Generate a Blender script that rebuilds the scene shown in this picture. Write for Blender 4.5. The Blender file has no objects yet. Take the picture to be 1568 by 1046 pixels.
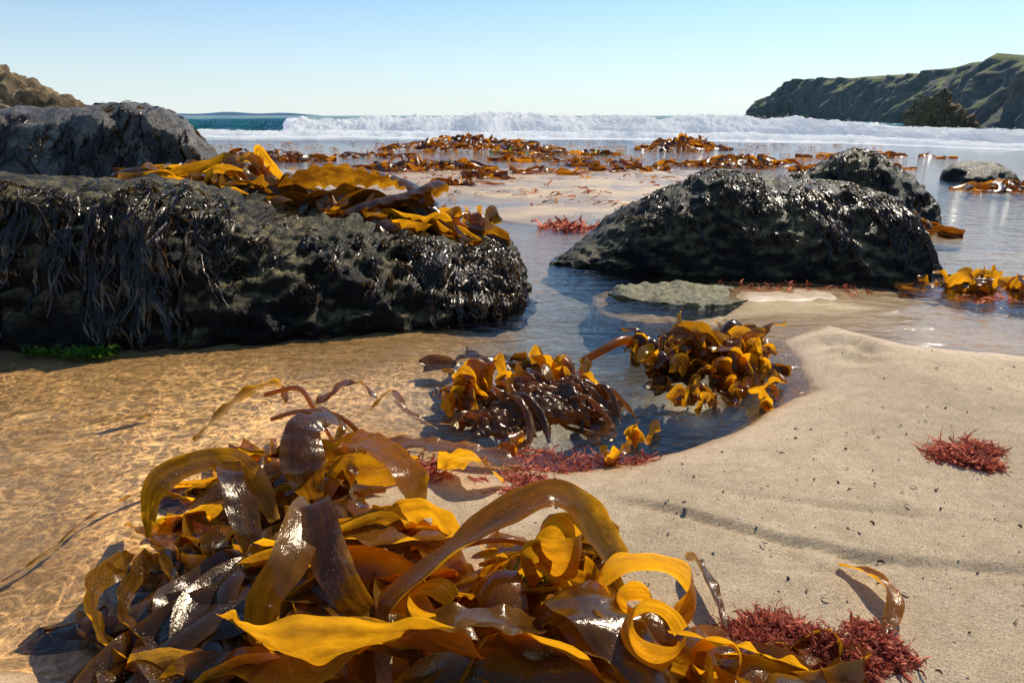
import bpy, math, random, bmesh
import numpy as np
from mathutils import Vector, Matrix, noise
from mathutils.bvhtree import BVHTree
random.seed(7); rng=np.random.RandomState(7)
scene=bpy.context.scene
scene.view_settings.view_transform='Standard'; scene.view_settings.look='None'
scene.view_settings.exposure=0

# ---------------------------------------------------------------- numpy noise
def h2(a,b,s): 
    v=np.sin(a*127.1+b*311.7+s*74.7)*43758.5453
    return v-np.floor(v)
def vn(x,y,s=0):
    xi=np.floor(x); yi=np.floor(y); fx=x-xi; fy=y-yi
    fx=fx*fx*(3-2*fx); fy=fy*fy*(3-2*fy)
    a=h2(xi,yi,s); b=h2(xi+1,yi,s); c=h2(xi,yi+1,s); d=h2(xi+1,yi+1,s)
    return (a*(1-fx)+b*fx)*(1-fy)+(c*(1-fx)+d*fx)*fy
def fbm(x,y,s=0,o=4):
    r=0; a=.5
    for i in range(o):
        r=r+a*(vn(x,y,s+i)-.5)*2; x=x*2.03+3.1; y=y*2.03+1.7; a*=.5
    return r
def sstep(a,b,x):
    t=np.clip((x-a)/(b-a),0,1); return t*t*(3-2*t)

# ---------------------------------------------------------------- node helper
def new_mat(name):
    m=bpy.data.materials.new(name); m.use_nodes=True
    nt=m.node_tree; nt.nodes.clear()
    out=nt.nodes.new('ShaderNodeOutputMaterial')
    return m,nt,out
def N(nt,t,**k):
    n=nt.nodes.new(t)
    for a,b in k.items(): setattr(n,a,b)
    return n
def L(nt,a,b): nt.links.new(a,b)
def noi(nt,co,scale,detail=4,rough=.55,dist=0):
    n=N(nt,'ShaderNodeTexNoise'); n.inputs['Scale'].default_value=scale
    n.inputs['Detail'].default_value=detail; n.inputs['Roughness'].default_value=rough
    n.inputs['Distortion'].default_value=dist
    if co is not None: L(nt,co,n.inputs['Vector'])
    return n.outputs['Fac']
def ramp(nt,fac,stops):
    r=N(nt,'ShaderNodeValToRGB'); e=r.color_ramp.elements
    while len(e)<len(stops): e.new(.5)
    for i,(p,c) in enumerate(stops):
        e[i].position=p; e[i].color=(c if len(c)==4 else (*c,1))
    L(nt,fac,r.inputs[0]); return r.outputs[0]
def val(nt,op,a,b=None,c=None,clamp=False):
    n=N(nt,'ShaderNodeMath',operation=op); n.use_clamp=clamp
    for i,v in enumerate((a,b,c)):
        if v is None: continue
        if isinstance(v,(int,float)): n.inputs[i].default_value=v
        else: L(nt,v,n.inputs[i])
    return n.outputs[0]
def mixc(nt,f,a,b,mode='MIX'):
    n=N(nt,'ShaderNodeMix',data_type='RGBA',blend_type=mode)
    for s,v in ((n.inputs[0],f),(n.inputs[6],a),(n.inputs[7],b)):
        if isinstance(v,(int,float)): s.default_value=v
        elif isinstance(v,tuple): s.default_value=(*v,1)
        else: L(nt,v,s)
    return n.outputs[2]
def mrange(nt,v,a,b,c=0,d=1):
    n=N(nt,'ShaderNodeMapRange'); L(nt,v,n.inputs[0])
    for i,q in zip((1,2,3,4),(a,b,c,d)): n.inputs[i].default_value=q
    return n.outputs[0]
def bump(nt,h,strength,dist,prev=None):
    n=N(nt,'ShaderNodeBump'); n.inputs['Distance'].default_value=dist
    if isinstance(strength,(int,float)): n.inputs['Strength'].default_value=strength
    else: L(nt,strength,n.inputs['Strength'])
    L(nt,h,n.inputs['Height'])
    if prev is not None: L(nt,prev,n.inputs['Normal'])
    return n.outputs[0]
def mapping(nt,co,sc):
    n=N(nt,'ShaderNodeMapping'); n.inputs['Scale'].default_value=sc; L(nt,co,n.inputs[0]); return n.outputs[0]
def ridge(nt,co,scale,dist,sharp,w=4.5):
    v=noi(nt,co,scale,1,.4,dist)
    r=val(nt,'ABSOLUTE',val(nt,'SUBTRACT',v,.5)); r=val(nt,'SUBTRACT',1,val(nt,'MULTIPLY',r,w),None,True)
    return val(nt,'POWER',r,sharp)

# ---------------------------------------------------------------- mesh builder
class MB:
    def __init__(s): s.v=[]; s.f=[]; s.a=[]
    def obj(s,name,mat,smooth=True,parent=None):
        me=bpy.data.meshes.new(name); me.from_pydata(s.v,[],s.f)
        at=me.attributes.new('rib','FLOAT_VECTOR','POINT')
        at.data.foreach_set('vector',np.array(s.a,dtype=np.float32).ravel())
        if smooth: me.polygons.foreach_set('use_smooth',[True]*len(me.polygons))
        me.materials.append(mat); me.update()
        o=bpy.data.objects.new(name,me); scene.collection.objects.link(o)
        if parent: o.parent=parent
        return o
def catmull(P,n):
    P=[Vector(p) for p in P]
    if len(P)==2: P=[P[0],(P[0]+P[1])/2,P[1]]
    P=[P[0]*2-P[1]]+P+[P[-1]*2-P[-2]]
    m=len(P)-3; out=[]
    for i in range(n):
        q=i/(n-1)*m; k=min(int(q),m-1); t=q-k
        a,b,c,d=P[k:k+4]
        out.append(.5*((2*b)+(c-a)*t+(2*a-5*b+4*c-d)*t*t+(3*b-a-3*c+d)*t**3))
    return out
def ribbon(B,pts,hw,twist=(0,0),ruf=.008,freq=9,curl=0.15,tone=.5,n=None,cols=7,t0=.5,t1=.25,side=None):
    if n is None: n=max(14,len(pts)*9)
    P=catmull(pts,n); base=len(B.v); ph=random.uniform(0,6.28); ph2=random.uniform(0,6.28)
    T=[]
    for i in range(n):
        t=P[min(i+1,n-1)]-P[max(i-1,0)]
        if t.length<1e-7: t=Vector((1,0,0))
        T.append(t.normalized())
    S=Vector(side) if side else T[0].cross(Vector((0,0,1)))
    if S.length<.05: S=Vector((1,0,0))
    acc=0
    for i in range(n):
        S=(S-T[i]*S.dot(T[i])); S=S.normalized() if S.length>1e-5 else Vector((1,0,0))
        Nn=S.cross(T[i]); q=i/(n-1)
        if i: acc+=(P[i]-P[i-1]).length
        k=q*(len(twist)-1); a=min(int(k),len(twist)-2); th=twist[a]+(twist[a+1]-twist[a])*(k-a)
        s2=S*math.cos(th)+Nn*math.sin(th); n2=Nn*math.cos(th)-S*math.sin(th)
        prof=min(1,t0+(1-t0)*min(q/.2,1))*min(1,t1+(1-t1)*min((1-q)/.22,1))
        prof*=1+.10*math.sin(q*11+ph2)
        w=hw*prof
        for j in range(cols):
            c=j/(cols-1)*2-1
            e=ruf*math.sin(freq*acc/.1+ph+(1.9 if c>0 else 0)+c*.6)*abs(c)**1.7
            e+=ruf*.4*math.sin(freq*2.3*acc/.1+ph2+c*2)*abs(c)
            z=P[i]+s2*(w*c)+n2*(curl*w*(c*c-.3)+e)
            B.v.append(tuple(z)); B.a.append((acc,c,tone))
    for i in range(n-1):
        for j in range(cols-1):
            a=base+i*cols+j; B.f.append((a,a+1,a+cols+1,a+cols))
def tube(B,pts,r,tone=.4,n=None,k=6,r2=None):
    if n is None: n=max(8,len(pts)*5)
    P=catmull(pts,n); base=len(B.v); r2=r if r2 is None else r2
    S=None
    for i in range(n):
        t=(P[min(i+1,n-1)]-P[max(i-1,0)])
        t=t.normalized() if t.length>1e-7 else Vector((0,0,1))
        if S is None: S=t.orthogonal()
        S=(S-t*S.dot(t)).normalized(); U=S.cross(t); rr=r+(r2-r)*i/(n-1)
        for j in range(k):
            a=j/k*6.2832
            B.v.append(tuple(P[i]+(S*math.cos(a)+U*math.sin(a))*rr)); B.a.append((i*.01,0,tone))
    for i in range(n-1):
        for j in range(k):
            a=base+i*k+j; b=base+i*k+(j+1)%k; B.f.append((a,b,b+k,a+k))
def sheet(B,c,ux,rx,ry,hgt,tone,nx=140,ny=100,seed=3.0,rid=.010,per=.032,dirn=(.45,.9)):
    """folded, ribbed blade mass: a crumpled dome with irregular ridges"""
    base=len(B.v); cu,su=math.cos(ux),math.sin(ux)
    for i in range(nx):
        for j in range(ny):
            u=i/(nx-1)*2-1; v=j/(ny-1)*2-1
            uu=u*math.sqrt(max(0,1-v*v/2)); vv=v*math.sqrt(max(0,1-u*u/2)); r2=min(1,uu*uu+vv*vv)
            edge=1+.40*noise.noise(Vector((uu*2.2,vv*2.2,seed)))+.16*noise.noise(Vector((uu*7,vv*7,seed)))
            lx=uu*rx*edge; ly=vv*ry*edge; x=c[0]+lx*cu-ly*su; y=c[1]+lx*su+ly*cu
            w=noise.noise(Vector((x*13,y*13,seed)))*2.6+noise.noise(Vector((x*38,y*38,seed+4)))*.8
            ph=(x*dirn[0]+y*dirn[1])/per+w
            am=rid*(.25+1.5*abs(noise.noise(Vector((x*9,y*9,seed+8)))))*min(1,(1-r2)*3+.35)
            z=c[2]+hgt*(1-r2)**.55*(1+.5*noise.noise(Vector((x*14,y*14,seed+2))))*(1+.35*vv)+am*(abs(math.sin(ph*3.1416))*2-1)+.005*noise.noise(Vector((x*70,y*70,1)))
            B.v.append((x+am*.5*math.cos(ph*3.14),y-am*.4,z)); B.a.append((x*1.0,vv,tone+.35*(am/rid-.5)))
    for i in range(nx-1):
        for j in range(ny-1):
            a=base+i*ny+j; B.f.append((a,a+ny,a+ny+1,a+1))

# ---------------------------------------------------------------- terrain height
LAND=[(1.10,2.30),(.90,2.12),(.872,1.95),(.80,1.69),(.58,1.49),(.40,1.36),(.24,1.28),(.10,1.25),(-.087,1.27),(-.26,1.32),(-.37,1.25),
      (-.42,1.07),(-.47,.93),(-.53,.80),(-.56,.70),(-.62,.3),(-.8,-3),(40,-3),(40,4),(3,2.25),(1.56,1.97),(1.27,2.08)]
BANK=[(-12,11),(-2.9,9.6),(2.6,9.6),(2.1,7.4),(1.6,6.3),(1.1,5.4),(.60,4.6),(.2,4.75),(-.2,5.0),(-.9,6.2),(-3,6.0),(-12,6)]
def sd(poly,x,y):
    d=np.full(x.shape,1e9); ins=np.zeros(x.shape,bool); n=len(poly)
    for i in range(n):
        ax,ay=poly[i]; bx,by=poly[(i+1)%n]
        ex,ey=bx-ax,by-ay; wx,wy=x-ax,y-ay
        t=np.clip((wx*ex+wy*ey)/(ex*ex+ey*ey),0,1)
        d=np.minimum(d,(wx-ex*t)**2+(wy-ey*t)**2)
        c=((ay>y)!=(by>y))&(x<(bx-ax)*(y-ay)/((by-ay) if by!=ay else 1e-9)+ax)
        ins^=c
    d=np.sqrt(d); return np.where(ins,d,-d)
WX=np.array([-60,-14,-8,-2,3,7,9.5,11.5,12.6,14,20]); WY=np.array([34,31,30,29,28,26,23.5,20,17,14,9])
def ypath(x): return np.interp(x,WX,WY)+.35*np.sin(np.asarray(x)*.9)+.2*np.sin(np.asarray(x)*2.3+1)
def hcrest(x): return np.interp(x,[-14,-9,-4,-.5,3,7,9.5,11.5,13,16],[.60,.64,.68,.72,.70,.66,.56,.40,.28,.2])
def H(x,y):
    x=np.asarray(x,float); y=np.asarray(y,float)
    dl=sd(LAND,x,y)+.03*fbm(x*3,y*3,1)+.01*fbm(x*14,y*14,5)
    h=np.where(dl>0,.042*(1-np.exp(-dl/.10)),0)
    deep=.022+.13*np.exp(-(((x-.32-.12*(y-2.4))/.36)**2+((y-2.55)/1.0)**4))+.11*np.exp(-(((x-.22)/.42)**2+((y-1.62)/.22)**2)) \
        +.10*np.exp(-(((x-.66)/.16)**2+((y-1.85)/.2)**2))+.05*sstep(1.3,2.2,x)
    h=np.where(dl<=0,-deep*(1-np.exp(dl/.08))+.006*fbm(x*3,y*4,19),h)
    h=h+.05*np.exp(-(((x+.68)/.07)**2+((y-.66)/.06)**2))
    h=h+np.where(dl>0,1,0)*sstep(0,.1,dl)*(.012*fbm(x*2.2,y*2.2,9)+.005*fbm(x*9,y*12,3)+.022*sstep(1.3,0,y)*sstep(.2,1.4,x))
    l=y-(1.03-.42*(x-.3)+.10*(x-.3)**2+.02*np.sin(x*9))
    h=h-.008*np.exp(-(l/.010)**2)*sstep(.12,.3,x)*sstep(.95,.6,x)*sstep(-.5,.3,fbm(x*8,y*8,77))+.007*sstep(0,.015,l)*np.exp(-np.abs(l)/.12)*sstep(.12,.3,x)*sstep(1.2,.6,x)
    l=y-(1.16-.30*(x-.3)+.02*np.sin(x*7+1))
    h=h-.005*np.exp(-(l/.009)**2)*sstep(.25,.4,x)*sstep(1.0,.6,x)
    l=y-(.92-.35*(x-.3)+.02*np.sin(x*11+2))
    h=h-.004*np.exp(-(l/.008)**2)*sstep(.3,.4,x)*sstep(.8,.6,x)*sstep(-.3,.2,fbm(x*8,y*8,71))
    for cx,cy,r,a in ((1.02,2.02,.045,.03),(1.06,1.92,.03,.02),(.99,1.84,.04,.012),(.43,.92,.035,.008),(.55,.9,.02,.006)):
        wq=.5*fbm(x*18,y*18,33)
        q=((x-cx)**2/1.6+(y-cy)**2)/r**2*(1+wq)
        h=h-a*np.exp(-q)+a*.35*np.exp(-(np.sqrt(np.abs(q))-1.5)**2*4)*sstep(.3,-.3,fbm(x*11,y*11,35))
    bar=np.exp(-(((x-1.02)/.50)**4+((y-2.74)/.21)**4))
    h=np.where((dl<0)&(bar>.03),np.maximum(h,-.05+.052*bar+.012*fbm(x*6,y*6,4)),h)
    db=sd(BANK,x,y)+.35*fbm(x*.9,y*.9,2)+.06*fbm(x*5,y*5,8)
    hb=np.where(db>0,.015*(1-np.exp(-db/.6)),-.14*(1-np.exp(db/.25)))
    hb=hb+np.where(db>0,.020*fbm(x*1.2,y*2.5,6)+.004*fbm(x*6,y*9,16),0)
    h=np.where(y>3.4,np.maximum(h,hb),h)
    wet=-.014+.024*fbm(x*.35,y*.8,12)
    h=np.where(y>7.6,np.maximum(h,wet*sstep(7.6,9.4,y)+h*(1-sstep(7.6,9.4,y))),h)
    h=h-sstep(14,24,y)*.12-sstep(24,60,y)*3
    return h
def grid(name,rows,ncol,zf,mat,wid=lambda y:2.2+1.7*abs(y)):
    u=np.linspace(-1,1,ncol); u=.55*u+.45*u**3
    Y=np.repeat(rows[:,None],ncol,1); X=u[None,:]*np.array([wid(y) for y in rows])[:,None]
    Z=zf(X,Y); R=len(rows)
    co=np.stack([X,Y,Z],-1).reshape(-1,3)
    i=np.arange((R-1)*ncol).reshape(R-1,ncol)[:,:-1].ravel()
    F=np.stack([i,i+1,i+1+ncol,i+ncol],-1)
    me=bpy.data.meshes.new(name); me.from_pydata(co.tolist(),[],F.tolist())
    me.polygons.foreach_set('use_smooth',[True]*len(me.polygons)); me.materials.append(mat); me.update()
    o=bpy.data.objects.new(name,me); scene.collection.objects.link(o); return o,X,Y
# ---------------------------------------------------------------- materials
def sand_mat():
    m,nt,out=new_mat('sand_mat')
    g=N(nt,'ShaderNodeNewGeometry').outputs['Position']
    sep=N(nt,'ShaderNodeSeparateXYZ'); L(nt,g,sep.inputs[0]); z=sep.outputs[2]
    big=noi(nt,g,2.5,4); mid=noi(nt,g,28,5,.65); gr=noi(nt,g,420,3,.8); gr2=noi(nt,g,170,4,.85)
    dry=ramp(nt,mid,[(.3,(.60,.44,.26)),(.7,(.80,.62,.40))])
    dry=mixc(nt,1.0,dry,ramp(nt,big,[(.35,(.84,.82,.80)),(.65,(1.06,1.05,1.03))]),'MULTIPLY')
    grain=ramp(nt,gr,[(.30,(.30,.25,.19)),(.5,(1,1,1)),(.72,(1.5,1.45,1.35))])
    grain2=ramp(nt,gr2,[(.30,(.40,.33,.27)),(.44,(1,1,1)),(.60,(1.05,1.03,1)),(.72,(1.5,1.45,1.35))])
    c=mixc(nt,.85,dry,grain,'MULTIPLY'); c=mixc(nt,.95,c,grain2,'MULTIPLY')
    zz=val(nt,'ADD',z,mrange(nt,big,.3,.7,-.010,.010))
    wet=mrange(nt,zz,.004,.034,1,0)
    c=mixc(nt,val(nt,'MULTIPLY',wet,.75),c,mixc(nt,1.0,c,(.58,.46,.32),'MULTIPLY'))
    deep=mrange(nt,val(nt,'ADD',z,mrange(nt,mid,.3,.7,-.01,.01)),-.105,-.035,1,0)
    c=mixc(nt,val(nt,'MULTIPLY',deep,.90),c,(.035,.058,.080))  # weedy bed tone, with the deep water's light absorption put into its colour
    p=N(nt,'ShaderNodeBsdfPrincipled'); L(nt,c,p.inputs['Base Color'])
    L(nt,mrange(nt,wet,0,1,.85,.26),p.inputs['Roughness']); p.inputs['Specular IOR Level'].default_value=.5
    b=bump(nt,noi(nt,mapping(nt,g,(12,17,12)),1.1,5,.6,.8),.35,.012)
    dryk=mrange(nt,wet,0,1,1,.35)
    b=bump(nt,gr2,val(nt,'MULTIPLY',dryk,.95),.005,b); b=bump(nt,gr,val(nt,'MULTIPLY',dryk,.85),.0028,b)
    L(nt,b,p.inputs['Normal']); L(nt,p.outputs[0],out.inputs[0]); return m
def water_mat():
    m,nt,out=new_mat('water_mat')
    geo=N(nt,'ShaderNodeNewGeometry'); g=geo.outputs['Position']
    sep=N(nt,'ShaderNodeSeparateXYZ'); L(nt,g,sep.inputs[0]); x=sep.outputs[0]; y=sep.outputs[1]
    at=N(nt,'ShaderNodeAttribute',attribute_name='foam')
    w1=noi(nt,mapping(nt,g,(1,1.7,1)),7,3,.5,.6); w2=noi(nt,mapping(nt,g,(1,1.5,1)),30,3,.6,.8)
    w3=noi(nt,mapping(nt,g,(1,2.6,1)),1.5,5,.6,.3)
    b=bump(nt,w1,.20,.05); b=bump(nt,w2,.26,.008,b)
    b=bump(nt,w3,mrange(nt,y,14,32,0.05,.5),.4,b)
    dt=N(nt,'ShaderNodeVectorMath',operation='DOT_PRODUCT'); L(nt,geo.outputs['Incoming'],dt.inputs[0]); L(nt,b,dt.inputs[1])
    cs=val(nt,'ABSOLUTE',dt.outputs['Value']); fr=val(nt,'ADD',.02,val(nt,'MULTIPLY',.98,val(nt,'POWER',val(nt,'SUBTRACT',1,cs,None,True),4.8)),None,True)
    # bright caustic lines painted as ridge noise into the water's transparent colour
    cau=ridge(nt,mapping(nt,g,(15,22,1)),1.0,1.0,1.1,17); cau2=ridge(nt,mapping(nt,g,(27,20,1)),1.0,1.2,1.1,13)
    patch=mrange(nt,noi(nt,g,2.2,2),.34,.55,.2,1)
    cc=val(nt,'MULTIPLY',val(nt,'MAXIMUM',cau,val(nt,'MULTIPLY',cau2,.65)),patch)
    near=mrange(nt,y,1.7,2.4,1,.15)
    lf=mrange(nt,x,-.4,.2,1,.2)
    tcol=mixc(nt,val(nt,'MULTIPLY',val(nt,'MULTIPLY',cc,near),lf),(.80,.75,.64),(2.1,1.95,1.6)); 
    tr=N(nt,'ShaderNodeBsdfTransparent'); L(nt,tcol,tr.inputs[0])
    gl=N(nt,'ShaderNodeBsdfGlossy'); gl.inputs['Roughness'].default_value=.05; L(nt,b,gl.inputs['Normal'])
    di=N(nt,'ShaderNodeBsdfDiffuse'); di.inputs[0].default_value=(.012,.13,.13,1)
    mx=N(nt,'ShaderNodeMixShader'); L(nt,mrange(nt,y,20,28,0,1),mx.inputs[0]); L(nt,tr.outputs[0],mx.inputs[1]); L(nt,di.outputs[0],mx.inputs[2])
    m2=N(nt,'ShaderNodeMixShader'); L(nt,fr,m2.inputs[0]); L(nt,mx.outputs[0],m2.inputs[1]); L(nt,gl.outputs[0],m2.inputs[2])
    fn=noi(nt,mapping(nt,g,(1,2.6,1)),2.2,8,.75,1.0)
    fm=val(nt,'SUBTRACT',val(nt,'ADD',at.outputs['Fac'],fn),.95)
    fm=mrange(nt,fm,0,.12,0,1)
    fd=N(nt,'ShaderNodeBsdfDiffuse'); fd.inputs[0].default_value=(.92,.94,.94,1)
    m3=N(nt,'ShaderNodeMixShader'); L(nt,fm,m3.inputs[0]); L(nt,m2.outputs[0],m3.inputs[1]); L(nt,fd.outputs[0],m3.inputs[2])
    L(nt,m3.outputs[0],out.inputs[0]); return m
def foam_mat():
    m,nt,out=new_mat('foam_mat')
    g=N(nt,'ShaderNodeNewGeometry').outputs['Position']
    n1=noi(nt,g,5,8,.7)
    c=ramp(nt,n1,[(.30,(.74,.80,.80)),(.42,(.93,.94,.93)),(1,(.96,.96,.95))])
    p=N(nt,'ShaderNodeBsdfDiffuse'); L(nt,c,p.inputs['Color'])
    L(nt,bump(nt,n1,.6,.12),p.inputs['Normal'])
    tl=N(nt,'ShaderNodeBsdfTranslucent'); tl.inputs[0].default_value=(.97,.97,.96,1)
    mx=N(nt,'ShaderNodeMixShader'); mx.inputs[0].default_value=.55; L(nt,p.outputs[0],mx.inputs[1]); L(nt,tl.outputs[0],mx.inputs[2])
    L(nt,mx.outputs[0],out.inputs[0]); return m
def kelp_mat(name,dark,lite,tr0,tr1,trf=.5,rough=.24,spec=.5,coat=.2,specks=True):
    m,nt,out=new_mat(name)
    g=N(nt,'ShaderNodeNewGeometry').outputs['Position']
    at=N(nt,'ShaderNodeAttribute',attribute_name='rib'); sp=N(nt,'ShaderNodeSeparateXYZ'); L(nt,at.outputs['Vector'],sp.inputs[0])
    cmb=N(nt,'ShaderNodeCombineXYZ'); L(nt,val(nt,'MULTIPLY',sp.outputs[0],6),cmb.inputs[0]); L(nt,sp.outputs[1],cmb.inputs[1]); L(nt,val(nt,'MULTIPLY',sp.outputs[2],13),cmb.inputs[2])
    n1=noi(nt,cmb.outputs[0],1.6,4,.6); n2=noi(nt,g,60,4,.65)
    t=val(nt,'ADD',sp.outputs[2],val(nt,'MULTIPLY',val(nt,'SUBTRACT',n1,.5),1.9),None)
    t=val(nt,'ADD',t,val(nt,'MULTIPLY',val(nt,'SUBTRACT',n2,.5),.6),None,True)
    ed=val(nt,'MULTIPLY',val(nt,'POWER',val(nt,'ABSOLUTE',sp.outputs[1]),4),.25)
    t=val(nt,'ADD',val(nt,'MULTIPLY',t,.85),ed,None,True)
    c=mixc(nt,t,dark,lite); tc=mixc(nt,t,tr0,tr1)
    p=N(nt,'ShaderNodeBsdfPrincipled'); L(nt,mrange(nt,n2,.3,.7,rough-.08,rough+.12),p.inputs['Roughness'])
    if specks:
        s=val(nt,'MULTIPLY',mrange(nt,noi(nt,g,330,2,.7),.63,.67,0,1),mrange(nt,noi(nt,g,16,2),.50,.60,0,1))
        c=mixc(nt,s,c,(.6,.5,.36))
    L(nt,c,p.inputs['Base Color'])
    p.inputs['Specular IOR Level'].default_value=spec; p.inputs['Coat Weight'].default_value=coat; p.inputs['Coat Roughness'].default_value=.06
    p.inputs['Specular Tint'].default_value=(1,.86,.66,1)
    sc=N(nt,'ShaderNodeCombineXYZ'); L(nt,val(nt,'MULTIPLY',sp.outputs[0],40),sc.inputs[0]); L(nt,val(nt,'MULTIPLY',sp.outputs[1],3),sc.inputs[1])
    b=bump(nt,noi(nt,sc.outputs[0],1.0,4,.6),.45,.003); b=bump(nt,n2,.4,.003,b)
    L(nt,b,p.inputs['Normal'])
    tl=N(nt,'ShaderNodeBsdfTranslucent'); L(nt,tc,tl.inputs[0]); L(nt,b,tl.inputs['Normal'])
    mx=N(nt,'ShaderNodeMixShader'); L(nt,val(nt,'MULTIPLY',val(nt,'ADD',val(nt,'MULTIPLY',t,.6),.5),trf),mx.inputs[0]); L(nt,p.outputs[0],mx.inputs[1]); L(nt,tl.outputs[0],mx.inputs[2])
    L(nt,mx.outputs[0],out.inputs[0]); return m
def rock_mat(name,c0,c1,c2,rough=.42,sc=1.0,moss_lit_top=None,spec=.5,mz=(.15,.8)):
    m,nt,out=new_mat(name)
    g=N(nt,'ShaderNodeNewGeometry'); gp=g.outputs['Position']
    n1=noi(nt,gp,3*sc,6,.65,.4); n2=noi(nt,gp,18*sc,6,.7); n3=noi(nt,gp,80*sc,4,.7)
    c=ramp(nt,n1,[(.3,c0),(.5,c1),(.72,c2)])
    c=mixc(nt,.85,c,ramp(nt,n2,[(.3,(.25,.25,.25)),(.52,(.9,.9,.9)),(.75,(2.2,2.0,1.5))]),'MULTIPLY')
    if moss_lit_top:  # recolours up-facing tops: algae on the algae rock, painted sunlit tan on dark rock
        sn=N(nt,'ShaderNodeSeparateXYZ'); L(nt,g.outputs['Normal'],sn.inputs[0])
        k=val(nt,'MULTIPLY',mrange(nt,sn.outputs[2],mz[0],mz[1],0,1),mrange(nt,n1,.36,.58,0,1))
        c=mixc(nt,k,c,mixc(nt,mrange(nt,n2,.38,.66,0,1),moss_lit_top[0],moss_lit_top[1]))
    p=N(nt,'ShaderNodeBsdfPrincipled'); L(nt,c,p.inputs['Base Color']); p.inputs['Specular IOR Level'].default_value=spec
    L(nt,mrange(nt,n2,.3,.7,rough-.12,rough+.3),p.inputs['Roughness'])
    b=bump(nt,n1,.6,.06/sc); b=bump(nt,n2,1.0,.04/sc,b); b=bump(nt,n3,1.0,.012/sc,b); L(nt,b,p.inputs['Normal'])
    L(nt,p.outputs[0],out.inputs[0]); return m
SAND=sand_mat(); WATER=water_mat(); FOAM=foam_mat()
KELP=kelp_mat('kelp_mat',(.045,.020,.006),(.26,.115,.010),(.30,.10,.005),(1.0,.45,.009),.66,.17,.55,.5)
FARKELP=kelp_mat('far_kelp_mat',(.045,.016,.006),(.20,.07,.009),(.30,.07,.005),(.90,.34,.01),.58,.28,.5,.2,False)
WRACK=kelp_mat('wrack_mat',(.008,.005,.003),(.07,.033,.010),(.08,.03,.006),(.40,.18,.02),.22,.20,.55,.4,False)
REDW=kelp_mat('red_algae_mat',(.20,.03,.02),(.62,.20,.13),(.5,.07,.04),(.95,.34,.2),.55,.45,.3,0,False)
GRNW=kelp_mat('green_algae_mat',(.03,.08,.01),(.10,.20,.02),(.12,.3,.02),(.35,.6,.05),.45,.4,.3,0,False)
DARKROCK=rock_mat('dark_rock_mat',(.003,.0022,.0012),(.008,.006,.003),(.030,.021,.008),.34,1.4,((.022,.016,.005),(.40,.31,.13)),.22,(.40,.85))  # mossy tan on the tops has their sunlit look put into the colour
GREYROCK=rock_mat('grey_rock_mat',(.05,.042,.034),(.15,.13,.105),(.32,.285,.235),.30,1.2,None,.5)
TANROCK=rock_mat('tan_rock_mat',(.10,.075,.045),(.28,.20,.11),(.44,.33,.19),.8,.35,None,.2)
ALGROCK=rock_mat('algae_rock_mat',(.10,.09,.025),(.26,.20,.07),(.42,.31,.15),.34,2.5,((.07,.11,.015),(.46,.35,.16)),.4)
def head_mat():
    m,nt,out=new_mat('headland_mat')
    g=N(nt,'ShaderNodeNewGeometry'); gp=g.outputs['Position']
    n1=noi(nt,gp,.35,7,.7,.5); n2=noi(nt,gp,1.6,6,.75)
    rock=ramp(nt,n2,[(.3,(.05,.05,.04)),(.5,(.14,.12,.09)),(.72,(.38,.30,.19))])
    gr=ramp(nt,n2,[(.3,(.12,.14,.03)),(.6,(.27,.27,.06)),(.8,(.42,.36,.12))])
    sn=N(nt,'ShaderNodeSeparateXYZ'); L(nt,g.outputs['Normal'],sn.inputs[0])
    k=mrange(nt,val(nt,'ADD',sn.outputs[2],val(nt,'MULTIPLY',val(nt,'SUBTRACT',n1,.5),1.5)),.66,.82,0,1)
    c=mixc(nt,k,rock,gr); c=mixc(nt,.16,c,(.45,.55,.6))  # pale aerial haze mixed into the headland's base colour
    p=N(nt,'ShaderNodeBsdfPrincipled'); L(nt,c,p.inputs['Base Color']); p.inputs['Roughness'].default_value=1; p.inputs['Specular IOR Level'].default_value=.1
    b=bump(nt,n1,.8,.8); b=bump(nt,n2,.8,.25,b); L(nt,b,p.inputs['Normal'])
    L(nt,p.outputs[0],out.inputs[0]); return m
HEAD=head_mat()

# ---------------------------------------------------------------- ground + water
rows=np.concatenate([np.linspace(-2.5,.35,16)[:-1],np.exp(np.linspace(math.log(.35),math.log(60),560))])
sand,XS,YS=grid('sand_beach',rows,460,H,SAND)
_v=[v.co.copy() for v in sand.data.vertices]; SB=BVHTree.FromPolygons(_v,[tuple(p.vertices) for p in sand.data.polygons])
def Hs(x,y):
    h=SB.ray_cast(Vector((x,y,5)),Vector((0,0,-1)))[0]
    return h.z if h is not None else 0.0
rw=np.concatenate([np.linspace(-2.5,.5,20)[:-1],np.exp(np.linspace(math.log(.5),math.log(60),400)),np.exp(np.linspace(math.log(62),math.log(6000),50))])
def W(x,y):
    yp=ypath(x); d=y-yp; hc=hcrest(x)*np.where(x<-9,1,1-.5*sstep(-9,-8,x))
    z=hc*.95*np.where(d<0,np.exp(-(d/.75)**2),np.exp(-(d/2.6)**2))
    z=z*sstep(9,12,y)
    z=z+.003*fbm(x*4,y*7,31)*sstep(6,0,y)
    z=z+sstep(33,60,y)*.10*fbm(x*.12,y*.3,40)
    return z
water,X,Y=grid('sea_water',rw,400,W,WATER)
d=ypath(X)-Y
foam=.70*sstep(-1.5,0,d)*sstep(8,3.5,d)+.20*sstep(13,5,d)*sstep(-1,1,d)
foam=foam*np.where(X<-9,.8,1)+.28*np.exp(-((d-5.2)/.8)**2)+.30*np.exp(-((d-8.5)/.5)**2)+.25*np.exp(-((d-11.2+.8*np.sin(X*.6))/.35)**2)
foam=np.where(d<-2,.28*fbm(X*.15,Y*.5,50)+.12,foam)*sstep(8,13,Y)
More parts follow.
